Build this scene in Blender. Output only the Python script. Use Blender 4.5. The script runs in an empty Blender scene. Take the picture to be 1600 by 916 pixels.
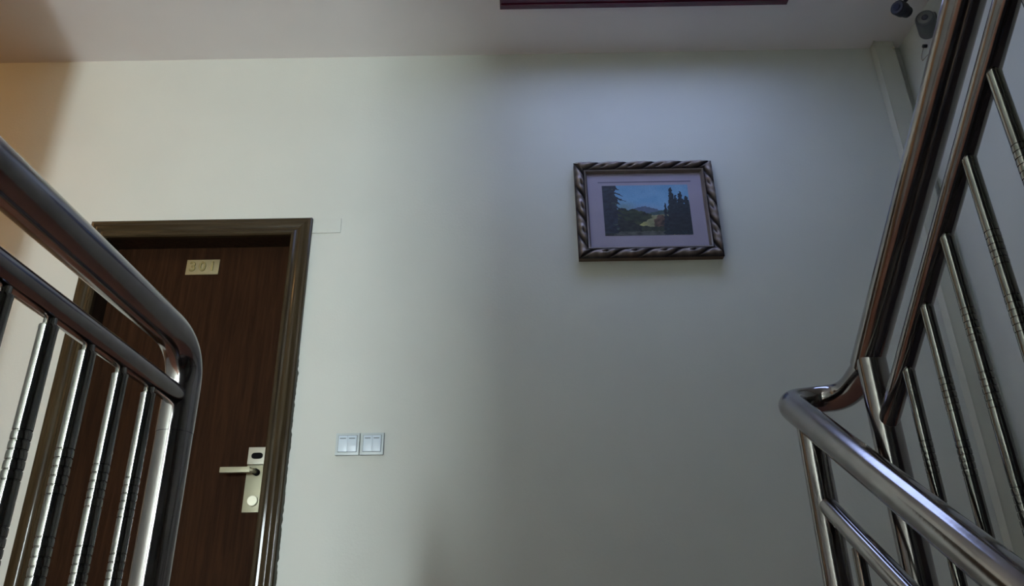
import bpy, bmesh, math, random
import numpy as np
from mathutils import Vector, Matrix, noise

random.seed(7)
S = bpy.context.scene
COL = S.collection
PI = math.pi

# ------------------------------------------------------------------ camera
cam_data = bpy.data.cameras.new('camera')
cam = bpy.data.objects.new('camera', cam_data)
COL.objects.link(cam)
cam_data.sensor_fit = 'HORIZONTAL'
cam_data.sensor_width = 36.0
cam_data.lens = 36.0 * 1200.0 / 1600.0
cam_data.clip_start = 0.02
# pitch and roll from the vertical vanishing point (755, -2160) of the photograph
upc = Vector((755 - 800, 458 + 2160, 1200.0)).normalized()      # world up seen by the camera (x right, y up, z forward)
fwc = (Vector((0, 0, 1)) - upc * upc.z).normalized()
rtc = upc.cross(fwc)
R = Matrix(((rtc.x, rtc.y, -rtc.z), (fwc.x, fwc.y, -fwc.z), (upc.x, upc.y, -upc.z)))
cam.matrix_world = Matrix.Translation((0, 0, 0.46)) @ R.to_4x4()
S.camera = cam

# ------------------------------------------------------------------ world, exposure
world = bpy.data.worlds.new('world')
S.world = world
world.use_nodes = True
world.node_tree.nodes['Background'].inputs[0].default_value = (0.75, 0.85, 1.0, 1)
world.node_tree.nodes['Background'].inputs[1].default_value = 0.3
S.view_settings.view_transform = 'Standard'
S.view_settings.look = 'None'
S.view_settings.gamma = 1.0
S.view_settings.use_curve_mapping = False
S.view_settings.exposure = 0.0

WINDOW_POWER = 100.0        # daylight through the corridor window (W/m2 of pane)
SKYLIGHT_POWER = 4.6       # bluish panel in the ceiling


# ------------------------------------------------------------------ materials
def new_mat(name):
    m = bpy.data.materials.new(name)
    m.use_nodes = True
    return m, m.node_tree.nodes, m.node_tree.links, m.node_tree.nodes['Principled BSDF']


def plain(name, col, rough=0.5, metal=0.0, bump=0.0, bscale=200.0, var=0.0, vscale=6.0, coat=0.0):
    m, N, L, B = new_mat(name)
    B.inputs['Base Color'].default_value = (*col, 1)
    B.inputs['Roughness'].default_value = rough
    B.inputs['Metallic'].default_value = metal
    if coat:
        B.inputs['Coat Weight'].default_value = coat
        B.inputs['Coat Roughness'].default_value = 0.12
    tc = N.new('ShaderNodeTexCoord')
    if var:
        n = N.new('ShaderNodeTexNoise'); n.inputs['Scale'].default_value = vscale
        n.inputs['Detail'].default_value = 5
        L.new(tc.outputs['Object'], n.inputs['Vector'])
        r = N.new('ShaderNodeMapRange')
        r.inputs['From Min'].default_value = 0.3; r.inputs['From Max'].default_value = 0.7
        r.inputs['To Min'].default_value = 1 - var; r.inputs['To Max'].default_value = 1 + var
        L.new(n.outputs['Fac'], r.inputs['Value'])
        mx = N.new('ShaderNodeMix'); mx.data_type = 'RGBA'; mx.blend_type = 'MULTIPLY'
        mx.inputs['Factor'].default_value = 1
        mx.inputs['A'].default_value = (*col, 1)
        L.new(r.outputs['Result'], mx.inputs['B'])
        L.new(mx.outputs['Result'], B.inputs['Base Color'])
    if bump:
        n2 = N.new('ShaderNodeTexNoise'); n2.inputs['Scale'].default_value = bscale
        n2.inputs['Detail'].default_value = 3
        L.new(tc.outputs['Object'], n2.inputs['Vector'])
        b = N.new('ShaderNodeBump'); b.inputs['Strength'].default_value = bump
        b.inputs['Distance'].default_value = 0.002
        L.new(n2.outputs['Fac'], b.inputs['Height'])
        L.new(b.outputs['Normal'], B.inputs['Normal'])
    return m


def wood(name, dark, light, rough, axis='Z', scale=9.0, coat=0.0):
    m, N, L, B = new_mat(name)
    tc = N.new('ShaderNodeTexCoord')
    mp = N.new('ShaderNodeMapping')
    s = [scale, scale, scale]
    s['XYZ'.index(axis)] = scale * 0.06
    mp.inputs['Scale'].default_value = s
    L.new(tc.outputs['Object'], mp.inputs['Vector'])
    n = N.new('ShaderNodeTexNoise'); n.inputs['Scale'].default_value = 6.0
    n.inputs['Detail'].default_value = 8; n.inputs['Roughness'].default_value = 0.62
    n.inputs['Distortion'].default_value = 0.6
    L.new(mp.outputs['Vector'], n.inputs['Vector'])
    cr = N.new('ShaderNodeValToRGB')
    cr.color_ramp.elements[0].position = 0.36; cr.color_ramp.elements[0].color = (*dark, 1)
    cr.color_ramp.elements[1].position = 0.66; cr.color_ramp.elements[1].color = (*light, 1)
    L.new(n.outputs['Fac'], cr.inputs['Fac'])
    L.new(cr.outputs['Color'], B.inputs['Base Color'])
    B.inputs['Roughness'].default_value = rough
    B.inputs['Specular IOR Level'].default_value = 0.04
    if coat:
        B.inputs['Coat Weight'].default_value = coat
        B.inputs['Coat Roughness'].default_value = 0.1
    b = N.new('ShaderNodeBump'); b.inputs['Strength'].default_value = 0.15
    b.inputs['Distance'].default_value = 0.001
    L.new(n.outputs['Fac'], b.inputs['Height']); L.new(b.outputs['Normal'], B.inputs['Normal'])
    return m


def attr_mat(name, attr, rough, metal=0.0, bump=0.0):
    m, N, L, B = new_mat(name)
    a = N.new('ShaderNodeAttribute'); a.attribute_name = attr
    L.new(a.outputs['Color'], B.inputs['Base Color'])
    B.inputs['Roughness'].default_value = rough
    B.inputs['Metallic'].default_value = metal
    if bump:
        tc = N.new('ShaderNodeTexCoord')
        n2 = N.new('ShaderNodeTexNoise'); n2.inputs['Scale'].default_value = 260
        L.new(tc.outputs['Object'], n2.inputs['Vector'])
        b = N.new('ShaderNodeBump'); b.inputs['Strength'].default_value = bump
        b.inputs['Distance'].default_value = 0.001
        L.new(n2.outputs['Fac'], b.inputs['Height']); L.new(b.outputs['Normal'], B.inputs['Normal'])
    return m


def emit(name, col, power):
    m, N, L, B = new_mat(name)
    B.inputs['Base Color'].default_value = (*[c * 0.6 for c in col], 1)
    B.inputs['Emission Color'].default_value = (*col, 1)
    B.inputs['Emission Strength'].default_value = power
    return m


M_WALL = plain('wall_paint', (0.625, 0.64, 0.585), 0.62, bump=0.25, bscale=90, var=0.02, vscale=3)
M_CEIL = plain('ceiling_paint', (0.84, 0.81, 0.80), 0.75, bump=0.2, bscale=70, var=0.02, vscale=3)
M_STEEL = plain('stainless_steel', (0.30, 0.28, 0.275), 0.14, 1.0, bump=0.05, bscale=60, var=0.10, vscale=14)
M_STEEL2 = plain('baluster_steel', (0.25, 0.245, 0.23), 0.11, 1.0, bump=0.05, bscale=90, var=0.10, vscale=20)
M_LEAF = wood('door_veneer', (0.019, 0.0078, 0.0034), (0.036, 0.0155, 0.0070), 0.6, 'Z', 9)
M_CASE = wood('casing_wood', (0.030, 0.020, 0.010), (0.058, 0.042, 0.022), 0.3, 'Z', 8, coat=0.3)
M_CASEH = wood('casing_wood_across', (0.030, 0.020, 0.010), (0.058, 0.042, 0.022), 0.3, 'X', 8, coat=0.3)
M_JAMB = wood('jamb_wood', (0.022, 0.013, 0.008), (0.040, 0.024, 0.014), 0.5, 'Z', 8)
M_BLACKM = plain('matt_black', (0.004, 0.004, 0.005), 0.8)
M_BLACKM.node_tree.nodes['Principled BSDF'].inputs['Specular IOR Level'].default_value = 0.1
M_BRASS = plain('number_brass', (0.25, 0.215, 0.115), 0.45, 0.35, bump=0.3, bscale=900)
M_BRASS2 = plain('digit_brass', (0.40, 0.34, 0.15), 0.25, 0.6)
M_NICKEL = plain('lock_satin_nickel', (0.30, 0.285, 0.19), 0.45, 0.4)
M_READER = plain('lock_reader_face', (0.42, 0.40, 0.32), 0.4, 0.2)
M_KNOB = plain('knob_pale', (0.75, 0.73, 0.58), 0.3, 0.4)
M_BLACK = plain('black_plastic', (0.010, 0.010, 0.012), 0.35)
M_SWITCH = plain('switch_plastic', (0.52, 0.58, 0.58), 0.35)
M_ROCKER = plain('rocker_plastic', (0.60, 0.69, 0.76), 0.28)
M_DASH = plain('indicator_grey', (0.10, 0.13, 0.14), 0.4)
M_GAP = plain('switch_gap', (0.05, 0.08, 0.09), 0.6)
M_RED = plain('red_lacquer', (0.085, 0.005, 0.020), 0.25, coat=0.35)
M_TRUNK = plain('trunking_plastic', (0.56, 0.56, 0.47), 0.5, var=0.04)
M_MAT = plain('picture_mat', (0.33, 0.30, 0.39), 0.85, bump=0.1, bscale=400, var=0.04, vscale=9)
M_GROOVE = plain('mat_groove', (0.14, 0.13, 0.19), 0.8)
M_LIP = plain('frame_inner_lip', (0.17, 0.14, 0.12), 0.42, 0.25, var=0.15, vscale=25)
M_FRAME = attr_mat('carved_frame', 'tone', 0.42, 0.30, bump=0.2)
M_FBACK = plain('frame_side_wood', (0.13, 0.085, 0.055), 0.55, var=0.1, vscale=20)
M_PAINT = attr_mat('oil_painting', 'tone', 0.6, bump=0.4)
M_CAULK = plain('joint_filler', (0.075, 0.075, 0.055), 0.7, bump=0.6, bscale=120)
M_TILE = plain('floor_tile', (0.34, 0.155, 0.10), 0.35, var=0.10, vscale=5)
M_STONE = plain('step_stone', (0.10, 0.075, 0.06), 0.4, var=0.25, vscale=30)
M_CAMG = plain('camera_grey', (0.09, 0.095, 0.09), 0.4)
M_CAMD = plain('camera_dark', (0.008, 0.007, 0.012), 0.5)
M_GLASS = plain('camera_lens', (0.03, 0.03, 0.05), 0.08, coat=0.8)
M_SKY = emit('skylight_diffuser', (0.44, 0.57, 1.0), SKYLIGHT_POWER)
M_DAY = emit('window_daylight', (0.85, 0.96, 1.0), WINDOW_POWER)
M_WFRAME = plain('window_frame_paint', (0.5, 0.5, 0.48), 0.5)
M_SHADE = emit('lamp_glass', (1.0, 0.55, 0.22), 60.0)


# ------------------------------------------------------------------ helpers
def smooth(bm, ang=35):
    for f in bm.faces: f.smooth = True
    lim = math.radians(ang)
    for e in bm.edges:
        if len(e.link_faces) == 2 and e.calc_face_angle(0) > lim: e.smooth = False


def obj(name, bm, mat, parent=None, recalc=True):
    if recalc: bmesh.ops.recalc_face_normals(bm, faces=bm.faces)
    smooth(bm)
    me = bpy.data.meshes.new(name)
    bm.to_mesh(me); bm.free()
    me.materials.append(mat)
    o = bpy.data.objects.new(name, me)
    COL.objects.link(o)
    if parent is not None:
        o.parent = parent
        o.matrix_parent_inverse = Matrix.Translation(-Vector(parent.location)) if parent.type == 'EMPTY' and parent.parent is None else Matrix.Identity(4)
        if parent.type != 'EMPTY':
            o.matrix_parent_inverse = Matrix.Identity(4)
    return o


def tag(o, label=None, cat=None, group=None, kind=None):
    if label: o['label'] = label
    if cat: o['category'] = cat
    if group: o['group'] = group
    if kind: o['kind'] = kind
    return o


def thing(name, label, cat, loc, group=None, kind=None):
    o = bpy.data.objects.new(name, None)
    o.empty_display_size = 0.05
    COL.objects.link(o); o.location = loc
    return tag(o, label, cat, group, kind)


def box(bm, x0, x1, y0, y1, z0, z1, bev=0.0):
    vs = [bm.verts.new((x, y, z)) for x in (x0, x1) for y in (y0, y1) for z in (z0, z1)]
    fs = [(0, 1, 3, 2), (4, 6, 7, 5), (0, 4, 5, 1), (2, 3, 7, 6), (0, 2, 6, 4), (1, 5, 7, 3)]
    faces = [bm.faces.new([vs[i] for i in f]) for f in fs]
    if bev:
        es = set(e for f in faces for e in f.edges)
        bmesh.ops.bevel(bm, geom=list(es), offset=bev, segments=2, profile=0.7, affect='EDGES')
    return bm


def boxes(*bs, bev=0.0):
    bm = bmesh.new()
    for b in bs: box(bm, *b, bev=bev)
    return bm


def tube(bm, pts, r, seg=28, caps=True, radii=None):
    pts = [Vector(p) for p in pts]
    n = len(pts)
    tang = []
    for i in range(n):
        a = pts[max(i - 1, 0)]; b = pts[min(i + 1, n - 1)]
        tang.append((b - a).normalized())
    t = tang[0]
    ref = Vector((0, 0, 1)) if abs(t.z) < 0.9 else Vector((1, 0, 0))
    u = t.cross(ref).normalized()
    rings = []
    for i in range(n):
        if i:
            ax = tang[i - 1].cross(tang[i])
            if ax.length > 1e-7:
                u = Matrix.Rotation(tang[i - 1].angle(tang[i]), 3, ax.normalized()) @ u
        u = (u - tang[i] * u.dot(tang[i])).normalized()
        v = tang[i].cross(u)
        rr = radii[i] if radii else r
        rings.append([bm.verts.new(pts[i] + (u * math.cos(a) + v * math.sin(a)) * rr)
                      for a in [2 * PI * k / seg for k in range(seg)]])
    for i in range(n - 1):
        for k in range(seg):
            bm.faces.new((rings[i][k], rings[i][(k + 1) % seg], rings[i + 1][(k + 1) % seg], rings[i + 1][k]))
    if caps:
        bm.faces.new(rings[0][::-1]); bm.faces.new(rings[-1])
    return bm


def round_path(pts, radii, steps=10):
    """polyline with its corners replaced by arcs (quadratic)"""
    pts = [Vector(p) for p in pts]
    out = [pts[0]]
    for i in range(1, len(pts) - 1):
        p, a, b = pts[i], pts[i - 1], pts[i + 1]
        d = radii[i - 1]
        da = min(d, (a - p).length * 0.49); db = min(d, (b - p).length * 0.49)
        s = p + (a - p).normalized() * da; e = p + (b - p).normalized() * db
        for k in range(steps + 1):
            t = k / steps
            out.append(s * (1 - t) ** 2 + p * 2 * t * (1 - t) + e * t * t)
    out.append(pts[-1])
    return out


def lathe(bm, prof, c=(0, 0, 0), seg=20):
    """profile = list of (r, z)"""
    rings = [[bm.verts.new((c[0] + r * math.cos(2 * PI * k / seg), c[1] + r * math.sin(2 * PI * k / seg), c[2] + z))
              for k in range(seg)] for r, z in prof]
    for i in range(len(rings) - 1):
        for k in range(seg):
            bm.faces.new((rings[i][k], rings[i][(k + 1) % seg], rings[i + 1][(k + 1) % seg], rings[i + 1][k]))
    bm.faces.new(rings[0][::-1]); bm.faces.new(rings[-1])
    return bm


# ------------------------------------------------------------------ the setting
D = 2.91          # back wall
ZC = 3.07         # ceiling
XR = 1.90         # right wall
DX0, DX1, DZ = -1.765, -0.925, 2.105      # door hole
SX0, SX1, SY0, SY1 = -0.02, 1.24, 1.98, 2.585   # skylight hole

tag(obj('wall_back', boxes((-4.0, DX0, D, D + 0.2, -1.7, ZC), (DX1, XR + 0.2, D, D + 0.2, -1.7, ZC),
                           (DX0, DX1, D, D + 0.2, DZ, ZC), (DX0, DX1, D, D + 0.2, -1.7, 0)), M_WALL), kind='structure')
tag(obj('wall_right', boxes((XR, XR + 0.2, -2.4, D, -1.7, ZC)), M_WALL), kind='structure')
tag(obj('wall_left', boxes((-4.2, -4.0, -3.0, D, -0.2, ZC)), M_WALL), kind='structure')
# corridor wall that ends short of the door wall: its end cuts the daylight
tag(obj('wall_corridor', boxes((-2.09, -1.93, -2.6, 2.0, 0.0, ZC)), M_WALL), kind='structure')
# unseen wall between corridor and stairwell, behind the camera, thickened to block the daylight
tag(obj('wall_shading_partition', boxes((-0.81, -0.515, -2.4, -0.35, -1.7, ZC)), M_WALL), kind='structure')
tag(obj('wall_stairwell', boxes((-0.655, XR, -2.6, -2.4, -1.7, ZC)), M_WALL), kind='structure')
tag(obj('wall_landing_edge', boxes((-0.655, -0.515, -0.35, 1.62, -1.7, 0.0), (-0.515, XR, 1.62, 1.75, -1.7, -0.12)), M_WALL), kind='structure')
tag(obj('ceiling', boxes((-4.0, SX0, -3.0, D, ZC, ZC + 0.25), (SX1, XR, -3.0, D, ZC, ZC + 0.25),
                         (SX0, SX1, SY1, D, ZC, ZC + 0.25), (SX0, SX1, -3.0, SY0, ZC, ZC + 0.25)), M_CEIL), kind='structure')
tag(obj('floor', boxes((-4.0, XR, 1.62, D, -0.12, 0.0), (-4.0, -0.515, -2.6, 1.62, -0.12, 0.0)), M_TILE), kind='structure')
tag(obj('floor_lower', boxes((-0.515, XR, -2.4, 1.62, -1.7, -1.6)), M_TILE), kind='structure')

# window at the corridor's far end behind the camera
WX0, WX1, WZ0, WZ1 = -1.40, -0.86, 0.70, 1.72
tag(obj('wall_rear', boxes((-4.0, WX0, -2.8, -2.6, 0.0, ZC), (WX1, -0.515, -2.8, -2.6, 0.0, ZC),
                           (WX0, WX1, -2.8, -2.6, 0.0, WZ0), (WX0, WX1, -2.8, -2.6, WZ1, ZC)), M_WALL), kind='structure')
w1 = thing('window_1', None, None, ((WX0 + WX1) / 2, -2.65, WZ0), kind='structure')
obj('pane', boxes((WX0 + 0.03, WX1 - 0.03, -2.68, -2.672, WZ0 + 0.03, WZ1 - 0.03)), M_DAY, w1)
obj('window_frame', boxes((WX0, WX0 + 0.03, -2.69, -2.64, WZ0, WZ1), (WX1 - 0.03, WX1, -2.69, -2.64, WZ0, WZ1),
                          (WX0 + 0.03, WX1 - 0.03, -2.69, -2.64, WZ0, WZ0 + 0.03), (WX0 + 0.03, WX1 - 0.03, -2.69, -2.64, WZ1 - 0.03, WZ1)), M_WFRAME, w1)

# stairs (below and beside the camera, outside the frame)
bm = bmesh.new()
for k in range(9):
    z = -0.165 * (k + 1); y1 = 1.62 - 0.254 * k
    box(bm, -0.515, 0.70, y1 - 0.254, y1, z - 0.20, z)
tag(obj('floor_stairs_down', bm, M_STONE), kind='structure')
bm = bmesh.new()
for k in range(9):
    z = 0.17 * (k + 1); y1 = 1.50 - 0.243 * k
    box(bm, 0.70, XR, y1 - 0.243, y1, z - 0.24, z)
tag(obj('floor_stairs_up', bm, M_STONE), kind='structure')

# ------------------------------------------------------------------ ceiling light with red frame
sk = thing('ceiling_light', 'bluish ceiling light panel in a red lacquered frame above the painting', 'light', ((SX0 + SX1) / 2, (SY0 + SY1) / 2, ZC))
zt = ZC - 0.022


def trim_strip(name, x0, x1, y0, y1):
    bm = bmesh.new()
    box(bm, x0, x1, y0, y1, zt, ZC + 0.0)
    # raised bead along the strip
    lx, ly = x1 - x0, y1 - y0
    if lx > ly: box(bm, x0 + 0.006, x1 - 0.006, y0 + ly * 0.42, y0 + ly * 0.62, zt - 0.006, zt + 0.002, bev=0.003)
    else: box(bm, x0 + lx * 0.42, x0 + lx * 0.62, y0 + 0.03, y1 - 0.03, zt - 0.006, zt + 0.002, bev=0.003)
    return obj(name, bm, M_RED, sk)


trim_strip('frame_side', SX0 - 0.012, SX1 + 0.012, SY1 - 0.045, SY1 + 0.012)
trim_strip('frame_side', SX0 - 0.012, SX1 + 0.012, SY0 - 0.012, SY0 + 0.045)
trim_strip('frame_side', SX0 - 0.012, SX0 + 0.045, SY0 + 0.045, SY1 - 0.045)
trim_strip('frame_side', SX1 - 0.045, SX1 + 0.012, SY0 + 0.045, SY1 - 0.045)
obj('diffuser', boxes((SX0, SX1, SY0, SY1, ZC + 0.085, ZC + 0.10)), M_SKY, sk)

# ------------------------------------------------------------------ door
door = thing('door_1', None, None, ((DX0 + DX1) / 2, D, 0.0), kind='structure')


def casing_profile():
    # (distance across from inner edge, protrusion from the wall)
    return [(0.0, 0.0), (0.0, 0.020), (0.006, 0.026), (0.016, 0.027), (0.022, 0.021), (0.030, 0.020), (0.038, 0.025),
            (0.050, 0.0275), (0.060, 0.026), (0.066, 0.021), (0.072, 0.020), (0.079, 0.020), (0.083, 0.016), (0.084, 0.0)]


CI0, CI1, CIZ = -1.738, -0.946, 2.080


def casing(side):
    bm = bmesh.new()
    pr = casing_profile()
    if side == 'left': ends = [((-1, 0), (CI0, 0.0)), ((-1, 1), (CI0, CIZ))]
    elif side == 'right': ends = [((1, 0), (CI1, 0.0)), ((1, 1), (CI1, CIZ))]
    else: ends = [((-1, 1), (CI0, CIZ)), ((1, 1), (CI1, CIZ))]
    rows = []
    for (dx, dz), (x, z) in ends:
        rows.append([bm.verts.new((x + dx * d, D - h, z + dz * d)) for d, h in pr])
    for i in range(len(pr) - 1):
        bm.faces.new((rows[0][i], rows[0][i + 1], rows[1][i + 1], rows[1][i]))
    return bm


obj('casing_board', casing('left'), M_CASE, door)
obj('casing_board', casing('right'), M_CASE, door)
obj('casing_board', casing('top'), M_CASEH, door)
LY = 2.995
obj('jamb', boxes((DX0, CI0 - 0.0, D - 0.002, LY + 0.06, 0, DZ), (CI1, DX1, D - 0.002, LY + 0.06, 0, DZ),
                  (CI0, CI1, D - 0.002, LY + 0.06, CIZ, DZ)), M_JAMB, door)
leaf = obj('door_leaf', boxes((CI0 + 0.003, CI1 - 0.003, LY, LY + 0.045, 0.008, CIZ - 0.003)), M_LEAF, door)
# rough joint filler beside the right casing
bm = bmesh.new()
rows = []
for i in range(260):
    z = 0.02 + i * (1.62 - 0.02) / 259
    w = 0.0045 + 0.0055 * abs(noise.noise((z * 18, 3.3, 0))) + 0.004 * noise.noise((z * 60, 1.1, 0))
    if z > 1.45: w *= (1.62 - z) / 0.17
    w = max(w, 0.0006)
    x0 = CI1 + 0.0825
    rows.append([bm.verts.new((x0, D - 0.010, z)), bm.verts.new((x0 + w * 0.6, D - 0.006, z)), bm.verts.new((x0 + w, D + 0.001, z))])
for i in range(len(rows) - 1):
    for k in range(2): bm.faces.new((rows[i][k], rows[i][k + 1], rows[i + 1][k + 1], rows[i + 1][k]))
tag(obj('joint_filler', bm, M_CAULK, door), 'ragged grey filler line')

# number plate with raised digits
npl = tag(obj('number_plate', boxes((-1.420, -1.277, LY - 0.004, LY, 1.945, 2.017), bev=0.0012), M_BRASS, leaf), 'brass room number plate reading 301')


def text_mesh(body, size, depth):
    cu = bpy.data.curves.new('digit', 'FONT')
    cu.body = body; cu.size = size; cu.extrude = depth; cu.bevel_depth = 0.0012; cu.bevel_resolution = 1
    cu.align_x = 'CENTER'; cu.align_y = 'CENTER'
    o = bpy.data.objects.new('digit', cu); COL.objects.link(o)
    dg = bpy.context.evaluated_depsgraph_get(); dg.update()
    me = bpy.data.meshes.new_from_object(o.evaluated_get(dg))
    bpy.data.objects.remove(o); bpy.data.curves.remove(cu)
    return me


leafroot = door
for ch, x in (('3', -1.392), ('0', -1.349), ('1', -1.306)):
    me = text_mesh(ch, 0.062, 0.002)
    me.transform(Matrix.Translation((x, LY - 0.0055, 1.981)) @ Matrix.Rotation(PI / 2, 4, 'X'))
    me.materials.clear(); me.materials.append(M_BRASS2)
    o = bpy.data.objects.new('digit', me); COL.objects.link(o)
    o.parent = door; o.matrix_parent_inverse = Matrix.Translation(-Vector(door.location))
npl.parent = door; npl.matrix_parent_inverse = Matrix.Translation(-Vector(door.location))

# lock
lk = obj('lock_plate', boxes((-1.040, -0.9705, LY - 0.010, LY, 0.932, 1.112), bev=0.002), M_NICKEL, door)
obj('card_reader', boxes((-1.040, -0.9705, LY - 0.016, LY, 1.113, 1.180), bev=0.002), M_READER, lk)
bm = bmesh.new()
pts = []
for k in range(32):
    a = 2 * PI * k / 32
    sx = math.copysign(abs(math.cos(a)) ** 0.6, math.cos(a)); sz = math.copysign(abs(math.sin(a)) ** 0.75, math.sin(a))
    pts.append((-1.004 + 0.022 * sx, 1.146 + 0.012 * sz))
f0 = [bm.verts.new((x, LY - 0.0175, z)) for x, z in pts]; f1 = [bm.verts.new((x, LY - 0.012, z)) for x, z in pts]
bm.faces.new(f0)
for k in range(32): bm.faces.new((f0[k], f0[(k + 1) % 32], f1[(k + 1) % 32], f1[k]))
tag(obj('reader_eye', bm, M_BLACKM, lk), 'black oval reader window')
bm = bmesh.new()
tube(bm, [(-1.000, LY - 0.008, 1.082), (-1.000, LY - 0.030, 1.082)], 0.013, 20)
obj('handle_neck', bm, M_BLACKM, lk)
bm = bmesh.new()
box(bm, -1.128, -1.012, LY - 0.058, LY - 0.040, 1.074, 1.096, bev=0.004)
tube(bm, round_path([(-1.020, LY - 0.049, 1.084), (-1.000, LY - 0.049, 1.082), (-1.000, LY - 0.024, 1.082)], [0.012], 6), 0.009, 16)
tag(obj('lever_handle', bm, M_NICKEL, lk), 'satin lever handle pointing left')
bm = bmesh.new()
tube(bm, [(-1.002, LY - 0.010, 0.974), (-1.002, LY - 0.017, 0.974), (-1.002, LY - 0.019, 0.974)], 0.02, 32, radii=[0.0205, 0.0205, 0.018])
tag(obj('thumb_turn', bm, M_KNOB, lk), 'round pale thumb turn')

# thin painted cover strip on the wall beside the casing top
tag(obj('cable_cover', boxes((-0.861, -0.738, D - 0.004, D, 2.094, 2.165), bev=0.0008), M_WALL),
    'thin wall-coloured cover strip just right of the door frame top', 'cover')


# ------------------------------------------------------------------ light switches
def light_switch(x0, x1, z0, z1, label):
    t = thing('light_switch', label, 'switch', ((x0 + x1) / 2, D, z0), 'light switches beside the door')
    y = D
    obj('switch_plate', boxes((x0, x1, y - 0.012, y, z0, z1), bev=0.0018), M_SWITCH, t)
    a0, a1, b0, b1 = x0 + 0.011, x1 - 0.010, z0 + 0.0125, z1 - 0.010
    obj('recess', boxes((a0 - 0.0016, a1 + 0.0016, y - 0.0124, y - 0.004, b0 - 0.0016, b1 + 0.0016)), M_GAP, t)
    mid = (a0 + a1) / 2
    for (p, q) in ((a0, mid - 0.0001), (mid + 0.0001, a1)):
        bm = bmesh.new()
        box(bm, p, q, y - 0.0155, y - 0.004, b0, b1, bev=0.0006)
        rk = obj('rocker', bm, M_ROCKER, t)
        w = q - p
        obj('indicator', boxes((p + w * 0.16, q - w * 0.18, y - 0.0161, y - 0.010, b1 - 0.0125, b1 - 0.0095)), M_DASH, rk)
    return t


light_switch(-0.683, -0.5925, 1.124, 1.2085, 'white two-rocker light switch nearer the door, left one of the pair')
light_switch(-0.588, -0.500, 1.124, 1.2085, 'white two-rocker light switch farther from the door, right one of the pair')

# ------------------------------------------------------------------ framed painting
FX0, FX1, FZ0, FZ1 = 0.284, 0.898, 1.932, 2.412
FYF, FYB = 2.862, 2.909
pic = thing('framed_painting', 'small landscape painting of firs and a valley in a carved silver-brown frame', 'painting', ((FX0 + FX1) / 2, D, FZ0))
MW = 0.044
NU, NV = 260, 18


def carved(side):
    """one mitred side of the frame with rope-like acanthus scrolls"""
    horiz = side in ('top', 'bottom')
    L = (FX1 - FX0) if horiz else (FZ1 - FZ0)
    n = 5 if horiz else 4
    per = L / n
    sgn = 1 if side in ('bottom', 'right') else -1
    V, F, C = [], [], []
    for i in range(NU + 1):
        for j in range(NV + 1):
            v = j / NV                      # 0 outer edge .. 1 inner edge
            off = MW * v
            u = off + (L - 2 * off) * i / NU
            base = 0.006 + 0.014 * math.sin(PI * min(1, v * 1.02)) ** 0.6
            ph = (u * sgn) / per - 0.62 * v * 1.0
            t = ph - math.floor(ph)
            lobe = math.sin(PI * t) ** 0.7
            # leaf veins inside each scroll
            vein = 0.5 + 0.5 * math.sin(2 * PI * (t * 3.0 + v * 1.4))
            cut = math.exp(-((t - 0.03) / 0.07) ** 2) + math.exp(-((t - 0.97) / 0.07) ** 2)
            eye = math.exp(-(((t - 0.55) / 0.10) ** 2 + ((v - 0.62) / 0.15) ** 2))
            inside = math.sin(PI * v) ** 0.5 if 0 < v < 1 else 0
            h = base + inside * (0.009 * lobe + 0.0050 * vein * lobe - 0.009 * cut - 0.013 * eye)
            h = max(h, 0.002)
            edge_y = FYF + 0.022
            y = edge_y - h
            if side == 'top': x, z = FX0 + u, FZ1 - off
            elif side == 'bottom': x, z = FX0 + u, FZ0 + off
            elif side == 'left': x, z = FX0 + off, FZ0 + u
            else: x, z = FX1 - off, FZ0 + u
            V.append((x, y, z))
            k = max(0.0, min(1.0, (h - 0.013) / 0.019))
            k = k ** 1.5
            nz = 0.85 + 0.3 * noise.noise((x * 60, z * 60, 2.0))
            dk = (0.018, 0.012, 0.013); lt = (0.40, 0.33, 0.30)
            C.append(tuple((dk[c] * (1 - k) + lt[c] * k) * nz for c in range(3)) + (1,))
    for i in range(NU):
        for j in range(NV):
            a = i * (NV + 1) + j
            F.append((a, a + 1, a + NV + 2, a + NV + 1))
    me = bpy.data.meshes.new('carved_side')
    me.from_pydata(V, [], F)
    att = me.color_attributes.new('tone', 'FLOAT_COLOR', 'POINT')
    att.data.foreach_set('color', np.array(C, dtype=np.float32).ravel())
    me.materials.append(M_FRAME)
    bm = bmesh.new(); bm.from_mesh(me)
    bmesh.ops.recalc_face_normals(bm, faces=bm.faces)
    bm.normal_update()
    if sum(f.normal.y for f in bm.faces) > 0: bmesh.ops.reverse_faces(bm, faces=bm.faces)
    for f in bm.faces: f.smooth = True
    bm.to_mesh(me); bm.free()
    o = bpy.data.objects.new('carved_side', me); COL.objects.link(o)
    o.parent = pic; o.matrix_parent_inverse = Matrix.Translation(-Vector(pic.location))


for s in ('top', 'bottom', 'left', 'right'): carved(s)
e = 0.0015
obj('frame_back', boxes((FX0 + e, FX0 + MW, FYF + 0.017, FYB, FZ0 + e, FZ1 - e), (FX1 - MW, FX1 - e, FYF + 0.017, FYB, FZ0 + e, FZ1 - e),
                        (FX0 + MW, FX1 - MW, FYF + 0.017, FYB, FZ0 + e, FZ0 + MW), (FX0 + MW, FX1 - MW, FYF + 0.017, FYB, FZ1 - MW, FZ1 - e)), M_FBACK, pic)
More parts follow.
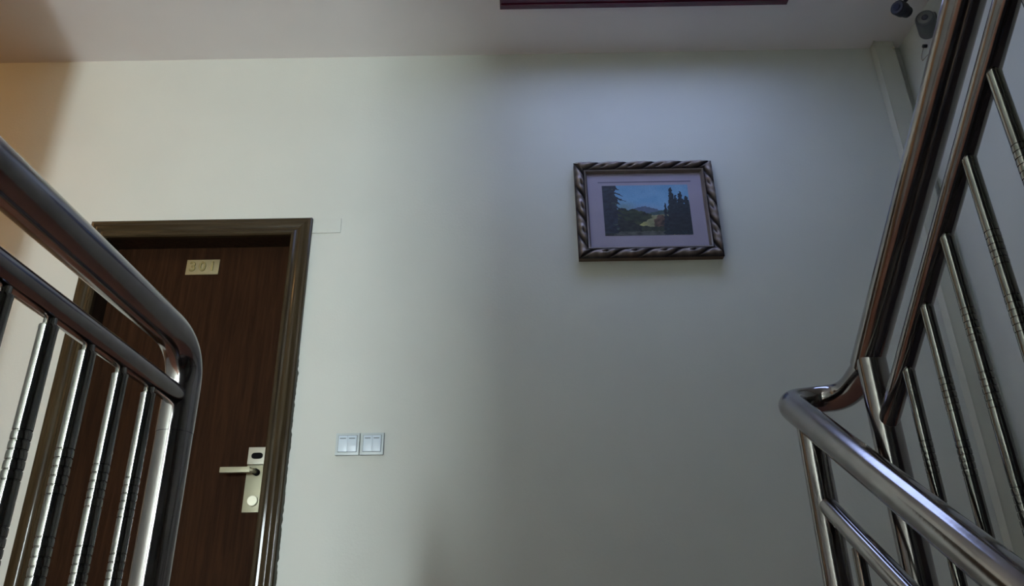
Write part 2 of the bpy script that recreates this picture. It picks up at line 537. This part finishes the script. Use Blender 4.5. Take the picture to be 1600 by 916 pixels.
# stepped inner lip
bm = bmesh.new()
lw = 0.014
pr = [(0.0, FYF + 0.010), (0.002, FYF + 0.006), (0.007, FYF + 0.008), (0.010, FYF + 0.016), (lw, FYF + 0.019), (lw, FYF + 0.030)]
cs = [(FX0 + MW - 0.002, FZ0 + MW - 0.002, 1, 1), (FX1 - MW + 0.002, FZ0 + MW - 0.002, -1, 1),
      (FX1 - MW + 0.002, FZ1 - MW + 0.002, -1, -1), (FX0 + MW - 0.002, FZ1 - MW + 0.002, 1, -1)]
rg = [[bm.verts.new((x + dx * d, y, z + dz * d)) for d, y in pr] for x, z, dx, dz in cs]
for k in range(4):
    for i in range(len(pr) - 1):
        bm.faces.new((rg[k][i], rg[k][i + 1], rg[(k + 1) % 4][i + 1], rg[(k + 1) % 4][i]))
obj('inner_lip', bm, M_LIP, pic)
IX0, IX1, IZ0, IZ1 = FX0 + MW + 0.004, FX1 - MW - 0.004, FZ0 + MW + 0.002, FZ1 - MW - 0.004
matb = obj('picture_mat', boxes((IX0, IX1, FYF + 0.024, FYF + 0.030, IZ0, IZ1)), M_MAT, pic)
obj('mat_line', boxes((0.387, 0.797, FYF + 0.0234, FYF + 0.026, 2.3095, 2.3145)), M_GROOVE, pic)


def landscape(u, v):
    """colour of the painted landscape at u (0..1 left to right), v (0..1 bottom to top)"""
    w1 = noise.noise((u * 34, v * 22, 40.0)); w2 = noise.noise((u * 30, v * 26, 41.0))
    u0, v0 = u, v
    u = u + 0.014 * w1; v = v + 0.022 * w2
    n = lambda a, b, s=0.0: noise.noise((u * a, v * b, s))
    sky = np.array([0.15, 0.33, 0.55]) * (1.0 + 0.35 * (0.8 - v)) + 0.03 * (n(6, 8, 1) + n(14, 20, 2) * 0.5)
    haze = math.exp(-((v - 0.52) / 0.09) ** 2) * math.exp(-((u - 0.47) / 0.22) ** 2)
    sky = sky * (1 - 0.6 * haze) + np.array([0.21, 0.27, 0.42]) * 0.6 * haze
    warm = math.exp(-((v - 0.56) / 0.10) ** 2) * math.exp(-((u - 0.24) / 0.10) ** 2)
    c = sky * (1 - 0.6 * warm) + np.array([0.13, 0.20, 0.15]) * 0.6 * warm
    # far mountains
    m = 0.52 + 0.05 * math.sin((u - 0.32) * 11) - 0.10 * abs(u - 0.45) + 0.012 * n(22, 1)
    if v < m: c = np.array([0.085, 0.12, 0.20]) + 0.03 * n(20, 20, 3)
    m2 = 0.43 + 0.12 * max(0, u - 0.52) / 0.3 + 0.02 * n(26, 1, 5)
    if v < m2: c = np.array([0.045, 0.085, 0.085]) + 0.02 * n(20, 24, 4)
    # meadow
    md = 0.40 + 0.03 * n(9, 1, 7)
    if v < md:
        c = np.array([0.27, 0.27, 0.14]) * (0.9 + 0.5 * n(12, 22, 8))
        c = c + np.array([0.15, 0.13, 0.0]) * math.exp(-((u - 0.42) / 0.06) ** 2 - ((v - 0.20) / 0.07) ** 2)
    # left wooded bank
    bank = 0.54 - 0.10 * (u - 0.1) - 0.75 * max(0, u - 0.36) ** 1.2 + 0.03 * n(16, 2, 9)
    if v < bank and u < 0.55 and v > 0.30 - 0.9 * (0.5 - u):
        k = 0.8 + 0.8 * n(16, 16, 10)
        c = np.array([0.030, 0.042, 0.018]) * k + np.array([0.045, 0.045, 0.010]) * max(0, n(9, 9, 11))
    if v < 0.32 - 0.55 * max(0, u - 0.20) + 0.02 * n(20, 4, 14) and u < 0.42:
        c = np.array([0.020, 0.024, 0.018]) * (0.9 + 0.7 * n(18, 18, 12))
    # autumn bush
    bx = ((u - 0.66) / 0.085) ** 2 + ((v - 0.25) / 0.14) ** 2 + 0.6 * n(18, 18, 13)
    if bx < 1: c = np.array([0.15, 0.085, 0.055]) * (0.8 + 0.9 * n(20, 20, 15)) * (0.45 + 2.0 * max(0, v - 0.12))
    # dark shrubs and path at the bottom
    if v < 0.17 + 0.03 * n(12, 3, 16) and 0.42 < u < 0.72: c = np.array([0.030, 0.034, 0.018]) * (1 + 0.6 * n(20, 20, 17))
    if v < 0.075 + 0.035 * n(9, 3, 18) and 0.10 < u < 0.78: c = np.array([0.085, 0.090, 0.075]) * (0.9 + 0.8 * n(14, 30, 19))

    def fir(cx, top, base, half, s):
        if not (base < v < top): return False
        t = (top - v) / (top - base)
        w = half * (0.10 + 0.90 * t ** 0.8)
        w *= 0.72 + 0.38 * abs(math.sin(t * 26 + s)) + 0.25 * noise.noise((v * 40, s, u * 20))
        return abs(u - cx) < w
    for cx, top, half, s in ((0.715, 0.62, 0.045, 3), (0.795, 0.95, 0.085, 0), (0.845, 0.80, 0.07, 1.5), (0.90, 0.86, 0.09, 2.2), (0.965, 0.77, 0.10, 4)):
        if fir(cx, top, 0.0, half, s): c = np.array([0.010, 0.018, 0.024]) * (1 + 0.8 * n(30, 30, 20))
    if u > 0.74 and v < 0.42 and v > 0.08: c = np.array([0.013, 0.017, 0.022]) * (1 + 0.8 * n(14, 20, 21))
    # big fir at the left with drooping branches
    t = 1 - v
    reach = 0.155 + 0.02 * n(3, 9, 22)
    for k in range(7):
        vb = 0.97 - k * 0.095
        droop = vb - (u - 0.12) * 0.75
        if abs(v - droop) < 0.022 * (1 - (u - 0.15) / 0.16) and u < 0.20 + 0.035 * (k % 3): reach = max(reach, 1)
    if u < reach and v > 0.05:
        c = np.array([0.013, 0.018, 0.030]) * (1 + 0.7 * n(18, 22, 23)) + np.array([0.012, 0.014, 0.012]) * max(0, n(12, 12, 24))
        if reach < 1 and u > 0.10 and n(16, 30, 25) > 0.32: c = np.array([0.05, 0.075, 0.06])
    c = c * (1 + 0.16 * noise.noise((u0 * 60, v0 * 90, 50.0)))
    return np.clip(c, 0.004, 1)


GX, GZ = 210, 136
PX0, PX1, PZ0, PZ1 = 0.4035, 0.780, 2.043, 2.294
V, F, C = [], [], []
yp = FYF + 0.0232
for j in range(GZ + 1):
    for i in range(GX + 1):
        u, v = i / GX, j / GZ
        V.append((PX0 + (PX1 - PX0) * u, yp, PZ0 + (PZ1 - PZ0) * v))
        C.append(tuple(landscape(u, v)) + (1.0,))
for j in range(GZ):
    for i in range(GX):
        a = j * (GX + 1) + i
        F.append((a, a + 1, a + GX + 2, a + GX + 1))
me = bpy.data.meshes.new('painting'); me.from_pydata(V, [], F)
att = me.color_attributes.new('tone', 'FLOAT_COLOR', 'POINT')
att.data.foreach_set('color', np.array(C, dtype=np.float32).ravel())
me.materials.append(M_PAINT)
o = bpy.data.objects.new('painting', me); COL.objects.link(o)
o.parent = pic; o.matrix_parent_inverse = Matrix.Translation(-Vector(pic.location))
tag(o, 'blue sky over valley between dark firs')

# ------------------------------------------------------------------ corner trunking
tk = thing('pipe_casing', 'tall cream plastic pipe casing in the right corner of the room', 'pipe casing', (1.80, D, 0.0))
obj('casing_cover', boxes((1.757, 1.850, 2.862, D - 0.001, 0.0, ZC - 0.001), bev=0.003), M_TRUNK, tk)
obj('edge_bead', boxes((1.7555, 1.7605, 2.8590, 2.8650, 0.0, ZC - 0.001), bev=0.001), M_TRUNK, tk)
bm = bmesh.new(); tube(bm, [(1.842, 2.862, ZC - 0.045), (1.842, 2.856, ZC - 0.045)], 0.005, 12)
tag(obj('screw', bm, M_KNOB, tk), 'small pale screw head')

# ------------------------------------------------------------------ security cameras and hook on the right wall
def cyl_dir(bm, a, b, radii, seg=28):
    a, b = Vector(a), Vector(b); n = len(radii)
    pts = [a.lerp(b, t) for t, _ in radii]
    tube(bm, pts, 0.01, seg, radii=[r for _, r in radii])


g = thing('security_camera', 'grey round-faced bullet security camera on the right wall under the ceiling', 'camera', (1.90, 2.62, 2.93))
fc = Vector((1.780, 2.50, 2.863)); ax = Vector((0.42, 0.62, 0.10)).normalized() * 0.13
bk = fc + ax * 1.0
bm = bmesh.new(); cyl_dir(bm, fc, bk, [(0, 0.035), (0.06, 0.039), (0.9, 0.038), (1, 0.030)])
obj('body', bm, M_CAMG, g)
bm = bmesh.new(); cyl_dir(bm, fc - ax * 0.03, fc + ax * 0.02, [(0, 0.028), (0.4, 0.029), (1, 0.029)])
obj('face_ring', bm, plain('camera_face', (0.15, 0.155, 0.15), 0.35), g)
bm = bmesh.new(); cyl_dir(bm, fc - ax * 0.07, fc, [(0, 0.010), (0.3, 0.013), (1, 0.014)])
obj('lens', bm, M_GLASS, g)
bm = bmesh.new(); tube(bm, round_path([bk - ax * 0.2 + Vector((0, 0, 0.03)), (1.845, 2.60, 2.97), (1.898, 2.62, 2.97)], [0.02], 6), 0.011, 14)
obj('bracket', bm, M_CAMG, g)
bm = bmesh.new(); tube(bm, [(1.8995, 2.62, 2.97), (1.890, 2.62, 2.97)], 0.032, 24)
obj('mounting_disc', bm, M_CAMG, g)

g = thing('security_camera', 'small black security camera on a thin arm below the ceiling, left of the grey one', 'camera', (1.80, 2.45, ZC))
fc = Vector((1.668, 2.478, 2.898)); ax = Vector((0.62, 0.40, 0.12)).normalized() * 0.075
bm = bmesh.new(); cyl_dir(bm, fc - ax * 0.25, fc + ax * 0.85, [(0, 0.026), (0.08, 0.031), (0.55, 0.031), (0.62, 0.027), (1, 0.024)])
obj('body', bm, M_CAMD, g)
bm = bmesh.new(); cyl_dir(bm, fc - ax * 0.32, fc - ax * 0.2, [(0, 0.014), (1, 0.017)])
obj('lens', bm, M_GLASS, g)
bm = bmesh.new(); tube(bm, round_path([fc + ax * 0.3 + Vector((0, 0, 0.022)), (1.74, 2.47, 2.975), (1.80, 2.45, 3.0), (1.80, 2.45, ZC - 0.002)], [0.02, 0.02], 6), 0.0075, 12)
obj('arm', bm, M_CAMD, g)
bm = bmesh.new(); tube(bm, [(1.80, 2.45, ZC - 0.0005), (1.80, 2.45, ZC - 0.010)], 0.028, 20)
obj('mounting_disc', bm, M_CAMD, g)

h = thing('wall_hook', 'small dark hook with a loop of thin wire on the right wall', 'hook', (1.90, 2.713, 2.90))
bm = bmesh.new(); tube(bm, [(1.8995, 2.713, 2.900), (1.882, 2.713, 2.900)], 0.008, 12)
obj('peg', bm, M_BLACK, h)
bm = bmesh.new(); tube(bm, [(1.890 , 2.713 + 0.010 + 0.035 * math.sin(t * 0.5) - 0.0, 2.900 - 0.012 * t) for t in range(5)] +
                       [(1.893, 2.715 - 0.012 * t, 2.850 - 0.004 * t) for t in range(4)], 0.0012, 6)
obj('wire', bm, M_FBACK, h)


# ------------------------------------------------------------------ railings
def baluster_profile(length):
    r = 0.0112
    prof = [(r * 0.72, 0.0), (r * 0.72, -0.010), (r * 1.03, -0.011), (r * 1.03, -0.015), (r, -0.016)]
    z = -0.145
    prof.append((r, z + 0.001))
    groups = 0
    while z > -length + 0.20:
        for k in range(5):
            prof += [(r, z), (r * 0.90, z - 0.0007), (r * 0.90, z - 0.0015), (r, z - 0.0022), (r * 1.025, z - 0.0064), (r, z - 0.0115)]
            z -= 0.0116
        prof += [(r, z), (r * 0.90, z - 0.0007), (r * 0.90, z - 0.0015), (r, z - 0.0022)]
        z -= 0.052
        prof.append((r, z + 0.001))
        groups += 1
        if groups % 2 == 0:
            z -= 0.07; prof.append((r, z + 0.001))
    prof += [(r, -length + 0.001), (r, -length)]
    return prof


def baluster(parent, x, y, ztop, zbot):
    bm = bmesh.new()
    lathe(bm, baluster_profile(ztop - zbot), (x, y, ztop), 20)
    return obj('baluster', bm, M_STEEL2, parent)


RH = 0.0305
# left guard on the edge of the corridor floor
gd = thing('guard_railing', 'polished steel guard railing on the left, level with rounded end post, before the door', 'railing', (-0.585, 1.30, 0.0))
bm = bmesh.new()
tube(bm, round_path([(-0.585, -0.35, 0.960), (-0.585, 1.298, 0.960), (-0.585, 1.298, 0.80)], [0.105], 16), RH, 40, caps=False)
obj('handrail', bm, M_STEEL, gd)
bm = bmesh.new(); tube(bm, [(-0.585, 1.298, 0.7995), (-0.585, 1.298, 0.0)], RH - 0.0004, 40)
obj('newel_post', bm, M_STEEL, gd)
bm = bmesh.new(); lathe(bm, [(0.05, 0.0), (0.05, 0.006), (0.034, 0.012)], (-0.585, 1.298, 0.0), 28)
obj('floor_flange', bm, M_STEEL, gd)
bm = bmesh.new(); tube(bm, [(-0.585, -0.35, 0.862), (-0.585, 1.272, 0.862)], 0.0185, 32)
obj('upper_bar', bm, M_STEEL, gd)
bm = bmesh.new(); tube(bm, [(-0.585, -0.35, 0.10), (-0.585, 1.272, 0.10)], 0.0125, 24)
obj('lower_bar', bm, M_STEEL, gd)
y = 1.181
for k in range(16):
    baluster(gd, -0.585, y, 0.846, 0.108)
    y -= 0.0955

# right stair railing: lower flight, return bend, upper flight
sr = thing('stair_railing', 'polished steel stair railing on the right, turning back between two flights', 'railing', (0.69, 1.60, 0.0))
XL, XU = 0.62, 0.75
sl, su = 0.652, 0.70


def zl(y): return 0.930 + (y - 1.637) * sl          # lower handrail axis
def zu(y): return 0.999 - (y - 1.537) * su          # upper handrail axis


lo = [(XL, -0.9, zl(-0.9)), (XL, 1.660, zl(1.660))]
bm = bmesh.new()
path = round_path([lo[0], (XL, 1.690, zl(1.665)), (XL + 0.075, 1.715, 0.962), (XU - 0.002, 1.665, 0.955), (XU, 1.548, 0.985)], [0.05, 0.055, 0.075], 12)
tube(bm, path, RH, 40)
obj('lower_handrail', bm, M_STEEL, sr)
bm = bmesh.new()
tube(bm, [(XU, 1.552, zu(1.552)), (XU, -0.55, zu(-0.55))], RH + 0.002, 40)
obj('upper_handrail', bm, M_STEEL, sr)
bm = bmesh.new(); tube(bm, [(XU, 1.527, zu(1.527) - 0.005), (XU, 1.527, 0.0)], RH - 0.001, 40)
obj('newel_post', bm, M_STEEL, sr)
bm = bmesh.new(); tube(bm, [(XL, 1.584, zl(1.584) - 0.01), (XL, 1.584, -0.12)], RH - 0.003, 40)
obj('newel_post', bm, M_STEEL, sr)
gu = 0.142     # bar below handrail, upper flight
gl = 0.180


def zub(y): return 0.864 - (y - 1.50) * 0.735
def zlb(y): return 0.718 + (y - 1.593) * 0.665


bm = bmesh.new(); tube(bm, [(XU, 1.512, zub(1.512)), (XU, -0.55, zub(-0.55))], 0.0195, 32)
obj('upper_bar', bm, M_STEEL, sr)
bm = bmesh.new(); tube(bm, [(XL, 1.566, zlb(1.566)), (XL, -0.9, zlb(-0.9))], 0.0185, 32)
obj('upper_bar', bm, M_STEEL, sr)
bm = bmesh.new(); tube(bm, [(XU, 1.50, zub(1.50) - 0.66), (XU, -0.55, zub(-0.55) - 0.66)], 0.0125, 24)
obj('lower_bar', bm, M_STEEL, sr)
bm = bmesh.new(); tube(bm, [(XL, 1.566, zlb(1.566) - 0.66), (XL, -0.9, zlb(-0.9) - 0.66)], 0.0125, 24)
obj('lower_bar', bm, M_STEEL, sr)
y = 1.392
for k in range(16):
    baluster(sr, XU, y, zub(y) - 0.012, zub(y) - 0.66)
    y -= 0.1125
y = 1.465
for k in range(18):
    baluster(sr, XL, y, zlb(y) - 0.012, zlb(y) - 0.66)
    y -= 0.119

# ------------------------------------------------------------------ warm corridor lamp (left, outside the frame)
lm = thing('ceiling_lamp', 'warm glass globe lamp on the corridor ceiling', 'lamp', (-3.05, 1.35, ZC))
bm = bmesh.new(); lathe(bm, [(0.07, -0.03), (0.09, -0.02), (0.09, 0.0)], (-3.05, 1.35, ZC), 28)
obj('lamp_base', bm, M_WFRAME, lm)
bm = bmesh.new(); lathe(bm, [(0.02, -0.17), (0.07, -0.155), (0.10, -0.11), (0.10, -0.07), (0.07, -0.03)], (-3.05, 1.35, ZC), 28)
obj('lamp_globe', bm, M_SHADE, lm)
